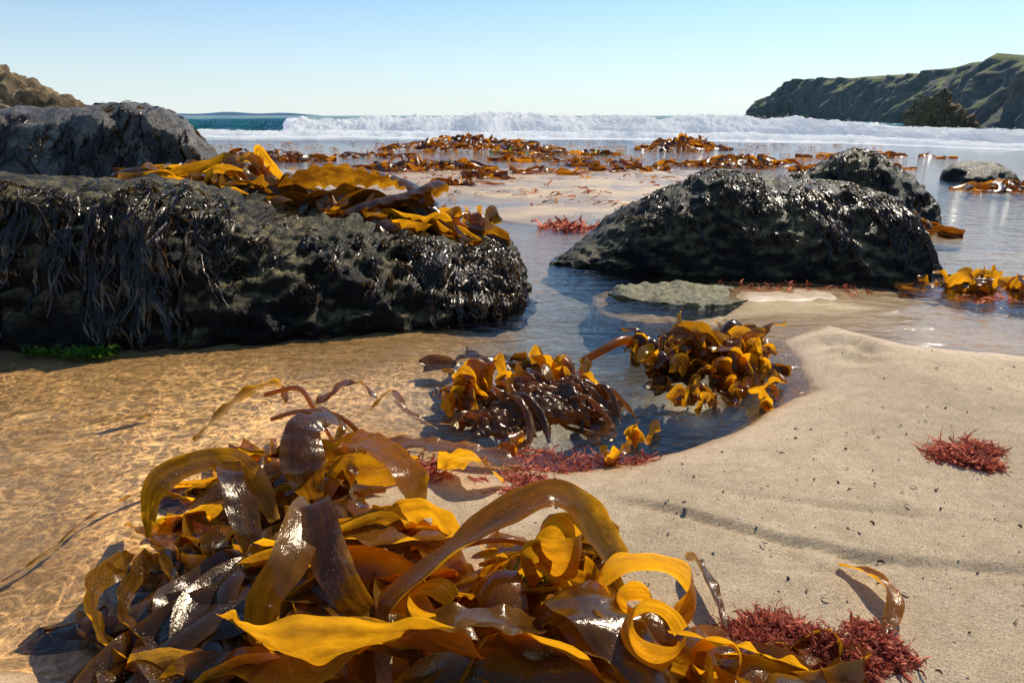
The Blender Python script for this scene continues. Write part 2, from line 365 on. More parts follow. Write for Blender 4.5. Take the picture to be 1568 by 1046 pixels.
foam=np.where((X<-9.3)&(d<1.2),0.0,foam)
a=water.data.attributes.new('foam','FLOAT','POINT'); a.data.foreach_set('value',foam.astype(np.float32).ravel())

def wave(name,x0,x1,off,hs,wf,wb,nx,nq,seed):
    xs=np.linspace(x0,x1,nx); q=np.linspace(-1,1,nq)
    XX,Q=np.meshgrid(xs,q); yp=ypath(XX)+off
    hc=hcrest(XX)*hs
    dy=np.where(Q<0,Q*wf,Q*wb)*(1+.35*fbm(XX*.9,Q*0,seed))
    prof=np.where(Q<0,np.cos(Q*1.5708)**.75,np.cos(Q*1.5708)**1.2)
    ends=sstep(x0,x0+1.2,XX)*sstep(x1,x1-1.2,XX)
    Z=hc*prof*ends*(1+.28*fbm(XX*.9,Q*.5+3,seed+2))
    amp=np.sqrt(np.clip(hc*prof,0,None))*ends
    Z=Z+amp*(.19*fbm(XX*2.8,Q*3+dy,seed+5,5)+.09*fbm(XX*11,dy*11,seed+6,4))-.03
    YY=yp+dy+amp*.25*fbm(XX*3,Q*4,seed+9,4)
    co=np.stack([XX,YY,Z],-1).reshape(-1,3)
    i=np.arange((nq-1)*nx).reshape(nq-1,nx)[:,:-1].ravel()
    F=np.stack([i,i+1,i+1+nx,i+nx],-1)
    V=co.tolist(); F=F.tolist()
    for k in range(int(160*(x1-x0)*hs)):
        x=random.uniform(x0+1,x1-1); h=float(hcrest(x))*hs*(1+.3*float(fbm(np.array([x*.9]),np.array([3.]),seed+2)[0]))
        c=Vector((x,float(ypath(x))+off+random.gauss(-.1,.3),h*(.86+abs(random.gauss(0,.09))))); r=random.uniform(.006,.018)
        b=len(V)
        for p in ((1,0,0),(-1,0,0),(0,1,0),(0,-1,0),(0,0,1),(0,0,-1)): V.append([c.x+p[0]*r,c.y+p[1]*r,c.z+p[2]*r])
        for f in ((0,2,4),(2,1,4),(1,3,4),(3,0,4),(2,0,5),(1,2,5),(3,1,5),(0,3,5)): F.append([b+j for j in f])
    me=bpy.data.meshes.new(name); me.from_pydata(V,[],F); me.polygons.foreach_set('use_smooth',[True]*len(me.polygons))
    me.materials.append(FOAM); o=bpy.data.objects.new(name,me); scene.collection.objects.link(o); return o
wave('breaking_wave',-9.6,16,-.25,1.0,2.0,1.3,1100,46,60)
wave('breaking_wave',-16,13.5,-4.6,.32,1.0,.9,900,18,90)

# ---------------------------------------------------------------- rocks
def loft_rock(name,stations,mat,nx=150,nq=60,amp=.04,fs=3.0,seed=0,fine=.3):
    m=len(stations[0][1]); colsC=[]
    for j in range(m): colsC.append(catmull([(s[0],s[1][j][0],s[1][j][1]) for s in stations],nx))
    V=[];F=[]
    for i in range(nx): V+=catmull([colsC[j][i] for j in range(m)],nq)
    O=[]
    for i in range(nx):
        for j in range(nq):
            a=V[min(i+1,nx-1)*nq+j]-V[max(i-1,0)*nq+j]; b=V[i*nq+min(j+1,nq-1)]-V[i*nq+max(j-1,0)]
            c=a.cross(b); nn=c.normalized() if c.length>1e-9 else Vector((0,0,1)); v=V[i*nq+j]
            p=v*fs+Vector((seed,seed*.7,0))
            e=noise.fractal(p,1.0,2.1,5)*amp + (abs(noise.noise(p*.9+Vector((9,9,9))))-.25)*amp*1.3
            r=(noise.fractal(Vector((p.x*4,p.y*4,p.z*6)),.8,2.1,4)*.8-abs(noise.noise(Vector((p.x*2.2,p.y*2.2,p.z*5))))*.9)*amp*fine
            O.append(v+nn*(e+r))
    for i in range(nx-1):
        for j in range(nq-1):
            a=i*nq+j; F.append((a,a+1,a+nq+1,a+nq))
    me=bpy.data.meshes.new(name); me.from_pydata([tuple(v) for v in O],[],F)
    me.polygons.foreach_set('use_smooth',[True]*len(me.polygons)); me.materials.append(mat); me.update()
    bm=bmesh.new(); bm.from_mesh(me); bmesh.ops.recalc_face_normals(bm,faces=bm.faces)
    if sum(f.normal.z for f in bm.faces)<0: bmesh.ops.reverse_faces(bm,faces=bm.faces)
    bm.to_mesh(me); bm.free()
    o=bpy.data.objects.new(name,me); scene.collection.objects.link(o)
    return o,BVHTree.FromPolygons([tuple(v) for v in O],F)
def st(x,yb,yt,z,yk,f=1.0):
    return (x,[(yb-.03,-.14),(yb,.0),(yb+(yt-yb)*.25,z*.42),(yb+(yt-yb)*.6,z*.80),(yt,z),(yt+(yk-yt)*.3,z*.97*f),(yt+(yk-yt)*.75,z*.8*f),(yk,z*.3),(yk+.05,-.14)])
leftrock,BL=loft_rock('seaweed_covered_rock',[st(-5,2.2,2.6,.5,4.4),st(-3,2.1,2.45,.48,4.2),st(-1.6,2.06,2.38,.46,3.9),st(-1.22,2.1,2.42,.45,3.8),st(-1.03,2.12,2.46,.395,3.75),
    st(-.88,2.14,2.5,.345,3.7),st(-.62,2.2,2.6,.305,3.6),st(-.42,2.28,2.67,.265,3.5),st(-.2,2.38,2.75,.215,3.4),st(-.06,2.45,2.72,.165,3.2),st(.02,2.52,2.7,.11,3.05),st(.06,2.62,2.72,.0,2.85),st(.075,2.66,2.7,-.12,2.8)],DARKROCK,420,110,.035,2.6,3,1.1)
slab,BS=loft_rock('grey_slab_rock',[(x,[(yb,-.14),(yb+.02,.15*k),(yb+.06,.34*k),(yb+.2,.55*k),(yb+.2+.22*dk,.72*k),(yb+.2+.7*dk,.74*k),(yb+.2+1.2*dk,.55*k),(yb+.2+1.3*dk,-.14)]) for x,yb,k,dk in
    ((-7,3.9,.9,1),(-4.5,3.85,.96,1),(-3.2,3.8,.97,1),(-2.7,3.8,.99,.9),(-2.35,3.82,1.0,.8),(-2.10,3.86,.95,.6),(-1.95,3.9,.82,.4),(-1.83,3.95,.55,.3),(-1.79,3.98,.0,.1))],GREYROCK,240,80,.03,2.2,21,1.0)
def rs(x,yb,z,yr,yk): return (x,[(yb-.03,-.14),(yb,0),(yb+(yr-yb)*.22,z*.40),(yb+(yr-yb)*.55,z*.78),(yr,z),(yr+(yk-yr)*.4,z*.92),(yr+(yk-yr)*.8,z*.5),(yk,-.14)])
rrock,BR=loft_rock('seaweed_covered_rock',[rs(.19,3.35,-.12,3.4,3.45),rs(.24,3.33,.0,3.45,3.6),rs(.45,3.22,.15,3.5,3.9),rs(.72,3.12,.30,3.5,4.1),rs(.92,3.07,.385,3.5,4.2),rs(1.06,3.05,.425,3.5,4.3),rs(1.33,3.03,.405,3.5,4.3),
    rs(1.53,3.02,.38,3.5,4.2),rs(1.7,3.02,.39,3.5,4.2),rs(1.86,3.03,.33,3.5,4.1),rs(1.96,3.06,.21,3.5,4.0),rs(2.03,3.15,.08,3.45,3.8),rs(2.06,3.2,-.12,3.4,3.6)],DARKROCK,300,100,.028,2.6,40,.7)
rrock2,BR2=loft_rock('boulder',[rs(1.9,4.9,-.12,5.0,5.1),rs(1.95,4.7,.2,5.0,5.4),rs(2.2,4.6,.36,5.0,5.6),rs(2.5,4.6,.44,5.0,5.7),rs(2.75,4.6,.36,5.0,5.6),rs(2.95,4.7,.2,5.0,5.4),rs(3.03,4.9,-.12,5.0,5.1)],DARKROCK,120,50,.04,2.6,60,.6)
loft_rock('boulder',[rs(5.0,7.9,-.12,8,8.1),rs(5.1,7.8,.14,8,8.4),rs(5.4,7.7,.20,8.1,8.6),rs(5.65,7.8,.12,8,8.4),rs(5.8,7.9,-.12,8,8.1)],DARKROCK,50,30,.04,3,80)
loft_rock('algae_covered_rock',[rs(.40,2.74,-.06,2.76,2.80),rs(.44,2.66,-.004,2.76,2.88),rs(.58,2.58,.008,2.76,2.95),rs(.72,2.54,.012,2.74,2.96),rs(.85,2.56,.006,2.74,2.94),rs(.95,2.64,-.02,2.76,2.88),rs(1.0,2.7,-.10,2.76,2.82)],ALGROCK,110,60,.012,6,160,.9)
loft_rock('tan_cliff_rock',[rs(-24,12,3.2,15,18),rs(-16,12.5,2.9,15,18),rs(-12.5,13,2.3,15,17.5),rs(-11.2,13.2,2.0,15,17),rs(-10.2,13.4,1.5,14.6,16.5),rs(-9.2,13.6,.95,14.5,16),rs(-8.5,13.8,-.1,14.3,15)],TANROCK,220,80,.26,.7,100,.8)
loft_rock('boulder',[rs(-7.6,13.7,-.12,14,14.3),rs(-7.4,13.5,.5,14,14.6),rs(-7.05,13.5,.6,14,14.8),rs(-6.8,13.6,.3,14,14.5),rs(-6.6,13.8,-.12,14,14.2)],TANROCK,50,30,.09,2,120)

hp=[(40.8,131,.0),(41.3,129,.6),(42.2,125,3.5),(43.6,118,5.9),(45.4,110,6.1),(44.8,90,5.3),(42,75,4.95),(40,68,5.0),(34.8,52,4.6),(31.5,44,4.75),(28.5,32,5.2),(26,18,5.5),(26,5,5.5)]
cp=catmull(hp,420); V=[];F=[]; NQ=60
for i,c in enumerate(cp):
    t=cp[min(i+1,419)]-cp[max(i-1,0)]; t.z=0; t.normalize()
    back=Vector((-t.y,t.x,0))
    if back.x<0: back=-back
    for j in range(NQ):
        q=j/(NQ-1)
        if q<.6: k=q/.6; off=-2.6+3.4*k**1.3; z=-.5+(c.z+.5)*(k**.85)
        else: k=(q-.6)/.4; off=.8+k*34; z=c.z*(1+.10*k)+.25*math.sin(k*9+i*.03)
        p=Vector((c.x,c.y,0))+back*off
        g=noise.fractal(Vector((p.x*.28,p.y*.28,z*.28)),1,2.1,6)
        gg=abs(noise.noise(Vector((i*.055,z*.10,3))))*2-0.6
        am=(1.0 if q<.62 else .25)*min(1,c.z/3+.12)
        p+=back*(g*1.1+gg*1.3)*am*-1
        V.append((p.x,p.y,z+g*.35*am))
for i in range(419):
    for j in range(NQ-1):
        a=i*NQ+j; F.append((a,a+NQ,a+NQ+1,a+1))
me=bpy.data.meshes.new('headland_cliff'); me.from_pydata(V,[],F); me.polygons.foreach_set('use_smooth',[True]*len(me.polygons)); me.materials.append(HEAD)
bm=bmesh.new(); bm.from_mesh(me)
if sum(f.normal.z for f in bm.faces)<0: bmesh.ops.reverse_faces(bm,faces=bm.faces)
bm.to_mesh(me); bm.free()
scene.collection.objects.link(bpy.data.objects.new('headland_cliff',me))
loft_rock('sea_stack_rock',[rs(24.6,43,-.3,44,45),rs(25.2,42.5,.9,44,46),rs(25.9,42,1.9,44,47),rs(26.6,42,1.5,44,47),rs(27.3,42.3,.7,44,46),rs(28,43,-.3,44,45)],TANROCK,80,50,.5,.8,140,.9)
V=[];F=[]
for i in range(60):
    x=-1500+i*12; z=15*math.sin(math.pi*i/59)**.6*(.8+.2*math.sin(i*.3))
    V+= [(x,3000,-2),(x,3000,max(z,0)),(x,3200,-2)]
for i in range(59): F+=[(i*3,i*3+3,i*3+4,i*3+1),(i*3+1,i*3+4,i*3+5,i*3+2)]
me=bpy.data.meshes.new('distant_hills'); me.from_pydata(V,[],F)
m,nt,out=new_mat('distant_hills_mat'); p=N(nt,'ShaderNodeBsdfPrincipled'); p.inputs['Roughness'].default_value=1
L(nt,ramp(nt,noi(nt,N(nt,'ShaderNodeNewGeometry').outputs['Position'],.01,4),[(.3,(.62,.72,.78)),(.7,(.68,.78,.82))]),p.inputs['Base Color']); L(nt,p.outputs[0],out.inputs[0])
me.materials.append(m); scene.collection.objects.link(bpy.data.objects.new('distant_hills',me))

# ---------------------------------------------------------------- wrack draped on rocks, in wet clumps
def drape(B,bvh,x0,x1,n,ztop,zlen,yfrom,hw=(.002,.006),drift=.22,per=(4,11),wob=.005):
    for _ in range(n):
        X0=random.uniform(x0,x1); Z0=ztop(X0)*(random.uniform(.45,1.0) if random.random()<.5 else random.uniform(.9,1.05))
        LN=random.uniform(*zlen); DX=random.gauss(.10,drift); sp=random.uniform(.006,.03)
        for s in range(random.randint(*per)):
            x=X0+random.gauss(0,sp); z=Z0+random.gauss(0,.012); ln=LN*random.uniform(.5,1.1); pts=[]; k=8; lift=random.uniform(.002,.016); xe=X0+DX*ln+random.gauss(0,sp*.5)
            for i in range(k):
                q=i/(k-1); zz=z-ln*q
                if zz<-.01: break
                xx=x+(xe-x)*q+wob*math.sin(i*1.9+x*90)+random.gauss(0,wob*.4)
                h=bvh.ray_cast(Vector((xx,yfrom,zz)),Vector((0,1,-.02)))
                if h[0] is None: continue
                pts.append(h[0]+Vector((0,-lift*(.4+q),.002)))
            if len(pts)>=3: ribbon(B,pts,random.uniform(*hw),twist=(random.uniform(-.9,.9),random.uniform(-.9,.9)),ruf=.002,freq=22,curl=.4,tone=random.uniform(0,1)**2,n=12,cols=3,side=(1,0,0))
def topdrape(B,bvh,x0,x1,y0,y1,n,ln=(.03,.09),hw=(.002,.006),dens=None,thr=0.0,dirm=-1.57):
    for _ in range(n):
        x=random.uniform(x0,x1); y=random.uniform(y0,y1)
        if dens and noise.noise(Vector((x*dens,y*dens,2)))<thr: continue
        a=random.gauss(dirm,.5)+noise.noise(Vector((x*3,y*3,7)))*1.6; l=random.uniform(*ln); pts=[]
        for i in range(5):
            xx=x+math.cos(a)*l*i/4; yy=y+math.sin(a)*l*i/4; a+=random.gauss(0,.25)
            h=bvh.ray_cast(Vector((xx,yy,3)),Vector((0,0,-1)))
            if h[0] is None or h[0].z<0: break
            pts.append(h[0]+h[1]*(1 if h[1].z>0 else -1)*random.uniform(.001,.008))
        if len(pts)>=3: ribbon(B,pts,random.uniform(*hw),twist=(random.uniform(-1,1),random.uniform(-1,1)),ruf=.002,freq=22,curl=.4,tone=random.uniform(0,.9)**2,n=9,cols=3)
B=MB()
zt=lambda x: float(np.interp(x,[-3,-1.22,-1.03,-.88,-.62,-.42,-.2,-.06,.02],[.48,.46,.40,.35,.31,.27,.22,.17,.12]))
drape(B,BL,-2.4,-1.1,95,zt,(.08,.34),.5)
drape(B,BL,-1.30,-1.14,8,zt,(.3,.42),.5,(.003,.006),.15)
drape(B,BL,-1.14,-.96,5,zt,(.12,.24),.5,(.002,.004),.15,(2,4))
drape(B,BL,-1.05,-.4,18,zt,(.02,.07),.5,(.002,.004))
drape(B,BL,-.38,.04,75,zt,(.03,.13),.5,(.0015,.0045))
topdrape(B,BL,-2.6,-.9,2.3,2.6,1100,(.02,.07),(.0015,.005),5,-.15)
topdrape(B,BL,-.9,-.4,2.45,2.85,200,(.02,.06),(.0015,.004),6,.15)
topdrape(B,BL,-.42,.05,2.45,2.95,1000,(.02,.06),(.0015,.0045),6,-.25)
B.obj('wrack_seaweed',WRACK)
B=MB()
drape(B,BS,-4.0,-1.85,85,lambda x:.70,(.08,.45),1.5,(.003,.009),.30,(3,9),.01)
topdrape(B,BS,-4.2,-1.9,3.95,4.7,260,(.06,.18),(.004,.009),3,.12)
B.obj('wrack_seaweed',WRACK)
B=MB()
ztr=lambda x: float(np.interp(x,[.24,.45,.72,.92,1.06,1.33,1.7,1.86,1.96,2.03],[0.02,.15,.3,.38,.42,.4,.39,.33,.21,.08]))
drape(B,BR,1.40,2.0,44,ztr,(.04,.18),1.0,(.0015,.004))
drape(B,BR,.85,1.4,16,ztr,(.03,.09),1.0,(.0015,.004))
topdrape(B,BR,.55,2.02,3.25,3.9,2000,(.02,.05),(.0015,.004),5,-.05)
topdrape(B,BR2,1.95,3.0,4.7,5.4,450,(.03,.07),(.003,.006),4,-.1)
B.obj('wrack_seaweed',WRACK)

# ---------------------------------------------------------------- kelp
def heap(B,cx,cy,rx,ry,Hh,n,ln=(.2,.5),hw=(.015,.03),up=.3,zb=None,arch=.06,rot=0,tone=(.1,.9),ru=.14,sg=22,cl=6):
    cr,sr=math.cos(rot),math.sin(rot)
    for _ in range(n):
        r=math.sqrt(random.random()); a=random.uniform(0,6.283)
        px,py=r*math.cos(a),r*math.sin(a); d=random.uniform(0,6.283); l=random.uniform(*ln); k=6; pts=[]
        cv=random.gauss(0,.35); off=random.random(); ph=random.uniform(0,6.28); ar=random.uniform(.2,1)*arch; x=px*rx; y=py*ry
        for i in range(k):
            X_=cx+x*cr-y*sr; Y_=cy+x*sr+y*cr
            q=(x/rx)**2+(y/ry)**2
            hh=Hh*max(0,1-q*.9)*(.15+.85*off)
            g=zb(X_,Y_) if zb else Hs(X_,Y_)
            z=g+.012+hh+ar*(.5+.5*math.sin(ph+i*1.1))*max(0,1-q*.5)
            if i in (0,k-1): z=g+.01+hh*.6
            pts.append((X_,Y_,z))
            x+=math.cos(d)*l/k; y+=math.sin(d)*l/k; d+=cv+random.gauss(0,.2)
            if q>1: d=math.atan2(-y,-x)+random.gauss(0,.5)
        t=random.gauss(0,.35) if random.random()>up else random.choice((-1,1))*random.uniform(.8,1.5)
        w=random.uniform(*hw)
        ribbon(B,pts,w,twist=(t,t+random.gauss(0,.5),t+random.gauss(0,.7)),ruf=w*ru*random.uniform(.4,1.4),freq=6*.025/w,curl=random.uniform(-.5,.5),tone=random.uniform(*tone),n=sg,cols=cl)
def fronds(B,cx,cy,rx,ry,n,hh=(.05,.13),hw=(.018,.034),zb=None,base=0,tone=(.3,1),sg=16,cl=7):
    for _ in range(n):
        r=math.sqrt(random.random()); a=random.uniform(0,6.283); x=cx+r*rx*math.cos(a); y=cy+r*ry*math.sin(a)
        g=(zb(x,y) if zb else max(Hs(x,y),-.02))+base; h=random.uniform(*hh)*(1-.45*r); d=random.uniform(0,6.283); le=random.uniform(.2,.9)*h
        pts=[(x,y,g),(x+math.cos(d)*le*.2,y+math.sin(d)*le*.2,g+h*.5),(x+math.cos(d)*le*.7,y+math.sin(d)*le*.7,g+h*.95),(x+math.cos(d)*le*1.4,y+math.sin(d)*le*1.4,g+h*random.uniform(.55,1.1))]
        w=random.uniform(*hw); s=random.uniform(0,6.28)
        ribbon(B,pts,w,twist=(0,random.gauss(0,.5),random.gauss(0,.9)),ruf=w*.22,freq=10*.025/w,curl=random.uniform(-.9,.9),tone=random.uniform(*tone),n=sg,cols=cl,side=(math.cos(s),math.sin(s),0),t0=.3,t1=.35)
def loop(B,c,r,hw,tone,tilt=(0,0),a0=0,a1=5.8,tw=0,sq=1.0,dz=0):
    M=Matrix.Rotation(tilt[0],3,'X')@Matrix.Rotation(tilt[1],3,'Y')
    pts=[Vector(c)+M@Vector((r*math.cos(a0+(a1-a0)*i/9),r*sq*math.sin(a0+(a1-a0)*i/9),.006*math.sin(i*.8)+dz*(i/9-.5))) for i in range(10)]
    ribbon(B,pts,hw,twist=(tw,tw+.2,tw+.1),ruf=.003,freq=5,curl=.12,tone=tone,n=60,cols=8,side=M@Vector((0,0,1)),t0=.7,t1=.6)

B=MB()
heap(B,-.43,1.12,.13,.22,.05,26,(.25,.5),(.016,.028),.4,arch=.04,rot=.2,tone=(-.1,1))
heap(B,-.28,.88,.17,.10,.05,18,(.25,.5),(.018,.030),.4,arch=.035,tone=(0,1))
heap(B,.0,.73,.24,.085,.045,26,(.25,.55),(.018,.032),.45,arch=.04,tone=(0,1))
heap(B,-.43,.82,.15,.13,.02,24,(.2,.45),(.018,.03),.1,arch=.015,tone=(-.3,.0))
heap(B,-.48,1.22,.12,.16,.025,14,(.15,.35),(.014,.024),.3,arch=.04,tone=(-.1,.6))
heap(B,-.20,.66,.2,.06,.05,14,(.2,.4),(.018,.028),.3,arch=.04,tone=(0,1))
heap(B,.12,.62,.27,.06,.045,22,(.2,.4),(.018,.032),.4,arch=.04,tone=(.1,1))
fronds(B,-.43,1.24,.14,.18,12,(.06,.11),(.016,.026))
R=ribbon; pi=math.pi
R(B,[(-.156,.68,.07),(-.156,.715,.11),(-.09,.752,.155),(-.012,.797,.19),(.054,.825,.205),(.10,.838,.17),(.14,.863,.10),(.167,.89,.05)],.028,twist=(1.1,1.2,1.1,.6,.1,-.2,-.2),ruf=.003,freq=4,tone=.65,n=110,cols=11,t0=.8,t1=.7,curl=.3)
R(B,[(-.345,1.19,.09),(-.325,1.165,.125),(-.23,1.065,.155),(-.164,.99,.135),(-.152,.99,.05)],.028,twist=(.1,-.2,.2),ruf=.003,tone=.8,n=70,cols=9)
R(B,[(-.31,1.20,.11),(-.335,1.175,.165),(-.368,1.10,.18),(-.353,1.03,.145),(-.339,1.02,.08)],.034,twist=(.2,0,-.3),ruf=.004,tone=.15,n=70,cols=9,t0=.7,t1=.6,curl=-.2)
R(B,[(-.28,.88,.13),(-.285,.845,.175),(-.285,.74,.16),(-.312,.715,.12),(-.322,.71,.04)],.024,twist=(.3,.5,.2),ruf=.002,tone=.55,n=70,cols=8,t0=.8,t1=.7)
R(B,[(-.29,.86,.14),(-.277,.838,.185),(-.243,.766,.16),(-.214,.735,.12),(-.18,.737,.06)],.024,twist=(-.1,-.4,0),ruf=.002,tone=.05,n=70,cols=8,t0=.8,t1=.7)
R(B,[(-.40,1.0,.05),(-.44,1.04,.10),(-.488,1.06,.135),(-.54,1.01,.15),(-.575,.966,.13),(-.59,.95,.05)],.020,twist=(.4,.6,.4,.9),ruf=.003,tone=.6,n=70,cols=8)
R(B,[(-.488,1.06,.13),(-.46,.99,.14),(-.42,.93,.10),(-.40,.90,.04)],.022,twist=(.3,.2),tone=.0,ruf=.003,n=50,cols=8)
R(B,[(-.36,.715,.09),(-.266,.636,.12),(-.189,.628,.135),(-.125,.645,.125),(-.066,.655,.09),(-.02,.66,.06)],.044,twist=(.9,1.15,1.0,.7,.9),ruf=.006,freq=5,tone=.7,n=90,cols=10,t0=.55,t1=.25)
R(B,[(-.15,.645,.12),(-.08,.655,.14),(0,.665,.13),(.05,.68,.11)],.034,twist=(.6,.3,.2),ruf=.004,tone=.3,n=60,cols=9)
R(B,[(.05,.755,.10),(.075,.715,.135),(.10,.665,.145),(.135,.625,.135),(.171,.60,.11),(.22,.59,.06)],.042,twist=(.3,.1,.3,.6),ruf=.008,freq=5,tone=.25,n=90,cols=12,t0=.6,t1=.8,curl=-.15)
R(B,[(.02,.71,.10),(.06,.67,.135),(.11,.62,.13),(.18,.58,.09)],.022,twist=(-.5,-.2,.4),ruf=.006,tone=.5,n=60,cols=8)
loop(B,(.062,.785,.150),.032,.030,.8,(.15,.25),-2.6,3.0,0,.9)
loop(B,(.035,.775,.135),.022,.028,.6,(.2,-.1),-.3,4.6,0,.9)
loop(B,(.172,.745,.110),.066,.032,.9,(.22,.0),-1.0,4.4,.1,.8)
loop(B,(.150,.70,.130),.022,.020,.85,(.25,.1),-1.2,4.2,0,.9)
loop(B,(.160,.625,.150),.034,.024,.8,(.3,.2),.2,5.9,0,.9)
loop(B,(.235,.63,.105),.028,.022,.8,(.3,-.2),-.8,4.6,0,.9)
loop(B,(-.10,.70,.125),.03,.024,.8,(.2,.2),.5,5.0,0,.8)
R(B,[(.19,.67,.11),(.222,.657,.115),(.29,.669,.085),(.35,.67,.06),(.40,.65,.05)],.024,twist=(.5,.7,.5),ruf=.005,tone=.8,n=50,cols=8)
R(B,[(-.637,.97,.01),(-.62,.90,.03),(-.61,.828,.05),(-.554,.747,.05),(-.483,.70,.04),(-.36,.67,.03)],.018,twist=(.8,1.2,1.0,.6),ruf=.003,tone=.4,n=80,cols=7)
R(B,[(-.60,.96,.02),(-.57,.88,.04),(-.55,.80,.05),(-.50,.74,.05),(-.42,.70,.04)],.015,twist=(.9,1.2,1.0,.6),ruf=.003,tone=.2,n=80,cols=7)
R(B,[(-.69,1.06,.0),(-.64,1.01,.03),(-.56,.93,.04),(-.50,.84,.05)],.016,twist=(.6,.9),tone=.2,n=40,ruf=.003)
R(B,[(-.70,1.36,.02),(-.66,1.39,.06),(-.603,1.447,.10),(-.537,1.47,.11),(-.52,1.44,.07)],.022,twist=(.5,.9,.3),tone=.3,n=40,ruf=.004)
R(B,[(-.45,1.36,.08),(-.41,1.39,.11),(-.36,1.46,.12),(-.31,1.45,.08)],.026,twist=(.5,-.2),tone=.1,n=40,ruf=.004)
R(B,[(-.34,1.50,.03),(-.29,1.53,.07),(-.25,1.46,.05),(-.17,1.43,.015)],.013,twist=(.8,.9),tone=.4,n=40,ruf=.002)
R(B,[(-.14,1.23,.02),(-.11,1.2,.06),(-.06,1.155,.085),(-.018,1.16,.03)],.028,twist=(.9,.5),tone=.85,n=40,ruf=.005)
R(B,[(-.32,.90,.08),(-.28,.885,.11),(-.174,.845,.12),(-.07,.865,.11),(.0,.88,.05)],.032,twist=(.4,.2,.5,.4),ruf=.005,tone=.85,n=60,cols=9)
R(B,[(-.22,1.0,.03),(-.19,.96,.08),(-.13,.95,.10),(-.08,.93,.04)],.028,twist=(.6,.8),tone=.85,n=40,ruf=.005)
R(B,[(-.06,.86,.08),(.02,.84,.11),(.08,.86,.10),(.14,.90,.05)],.012,twist=(0,.3),tone=.2,n=40,ruf=.002)
R(B,[(-.30,1.28,.05),(-.18,1.30,.04),(-.05,1.29,.02),(.02,1.27,.01)],.035,twist=(.1,.0),ruf=.004,tone=.3,n=40)
tube(B,[(-.56,1.43,.10),(-.48,1.42,.12),(-.42,1.33,.11),(-.37,1.27,.07)],.006,.6)
tube(B,[(-.50,1.30,.10),(-.42,1.25,.14),(-.33,1.2,.15),(-.28,1.22,.08)],.005,.5)
tube(B,[(-.12,.84,.10),(-.02,.83,.13),(.05,.85,.10)],.004,.4)
B.obj('kelp_heap',KELP)

B=MB()
R(B,[(-.86,.88,-.012),(-.814,.915,-.006),(-.785,.995,.0),(-.776,1.11,-.004),(-.70,1.22,.0),(-.62,1.27,.01)],.007,twist=(.3,.8,.2),tone=.4,n=50,cols=4,ruf=.002)
R(B,[(-.99,1.50,-.01),(-.95,1.53,-.004),(-.90,1.56,-.01)],.010,twist=(.3,.5),tone=.1,n=20,cols=4,ruf=.002)
B.obj('kelp_strap',KELP)
B=MB()   # clump in the middle pool
heap(B,.02,1.60,.20,.12,.035,26,(.15,.35),(.014,.026),.2,zb=lambda x,y:max(Hs(x,y),-.03),arch=.03,tone=(0,.5))
heap(B,-.08,1.85,.14,.12,.02,16,(.15,.3),(.015,.028),.2,zb=lambda x,y:max(Hs(x,y),-.02),arch=.02,tone=(-.2,.2))
sheet(B,(.09,1.585,.0),-.15,.165,.10,.062,.35,seed=3.0,per=.030,rid=.010)
sheet(B,(-.02,1.50,-.005),.2,.10,.07,.030,.25,80,60,seed=9.0,rid=.009,per=.030)
for k in range(16):
    x=random.uniform(-.06,.22); y=random.uniform(1.53,1.66); l=random.uniform(.08,.16); an=random.gauss(-.75,.35)
    R(B,[(x,y,.05),(x+l*.4*math.cos(an),y+l*.4*math.sin(an),.06),(x+l*.8*math.cos(an),y+l*.8*math.sin(an),.025),(x+l*1.2*math.cos(an-.2),y+l*1.2*math.sin(an-.2),-.01)],random.uniform(.007,.014),twist=(0,random.gauss(0,.4)),ruf=.003,freq=14,tone=random.uniform(.1,.8),n=30,cols=6,curl=-.9)
fronds(B,-.06,1.67,.09,.05,12,(.08,.14),(.022,.035),tone=(.5,1)); fronds(B,.12,1.70,.13,.03,16,(.09,.14),(.022,.035),tone=(.5,1)); fronds(B,-.14,1.60,.04,.08,7,(.06,.09),(.02,.03),tone=(.4,1))
for x,y in ((.0,1.36),(.22,1.32),(.29,1.40),(.30,1.43)): fronds(B,x,y,.02,.02,2,(.05,.07),(.016,.022),tone=(.5,1))
tube(B,[(.20,1.84,.03),(.27,1.88,.055),(.33,1.93,.065),(.40,1.98,.04)],.012,.6,r2=.016,k=8)
B.obj('kelp_clump',KELP)
B=MB()
heap(B,.56,1.86,.19,.15,.04,26,(.12,.3),(.016,.026),.4,zb=lambda x,y:max(Hs(x,y),-.02),arch=.04,tone=(-.1,.6))
fronds(B,.57,1.90,.21,.13,85,(.06,.18),(.014,.026),tone=(-.1,1),sg=14,cl=6)
fronds(B,.50,1.66,.10,.07,9,(.05,.08),(.014,.022),tone=(.1,.9))
fronds(B,.64,1.70,.08,.1,14,(.05,.11),(.014,.024))
B.obj('kelp_clump',KELP)
s0=Hs(.28,.81)
B=MB(); R(B,[(.272,.895,s0+.006),(.274,.865,s0+.03),(.279,.81,s0+.03),(.286,.745,s0+.012)],.013,twist=(.5,.8,.4),ruf=.002,tone=.0,n=40,curl=.5); B.obj('kelp_blade',KELP)
s0=Hs(.51,.81)
B=MB(); R(B,[(.50,.885,s0+.006),(.526,.85,s0+.018),(.533,.80,s0+.022),(.518,.767,s0+.016),(.492,.738,s0+.008)],.013,twist=(.3,.5,.3),ruf=.002,tone=.65,n=40,t0=.3,curl=.5); B.obj('kelp_blade',KELP)
def zr(b):
    def f(x,y):
        h=b.ray_cast(Vector((x,y,3)),Vector((0,0,-1))); g=Hs(x,y)
        return max(g,h[0].z) if h[0] is not None else g
    return f
B=MB(); zl=zr(BL)
heap(B,-1.25,3.25,.52,.25,.07,50,(.3,.6),(.022,.040),.4,zl,.06,tone=(-.1,.8))
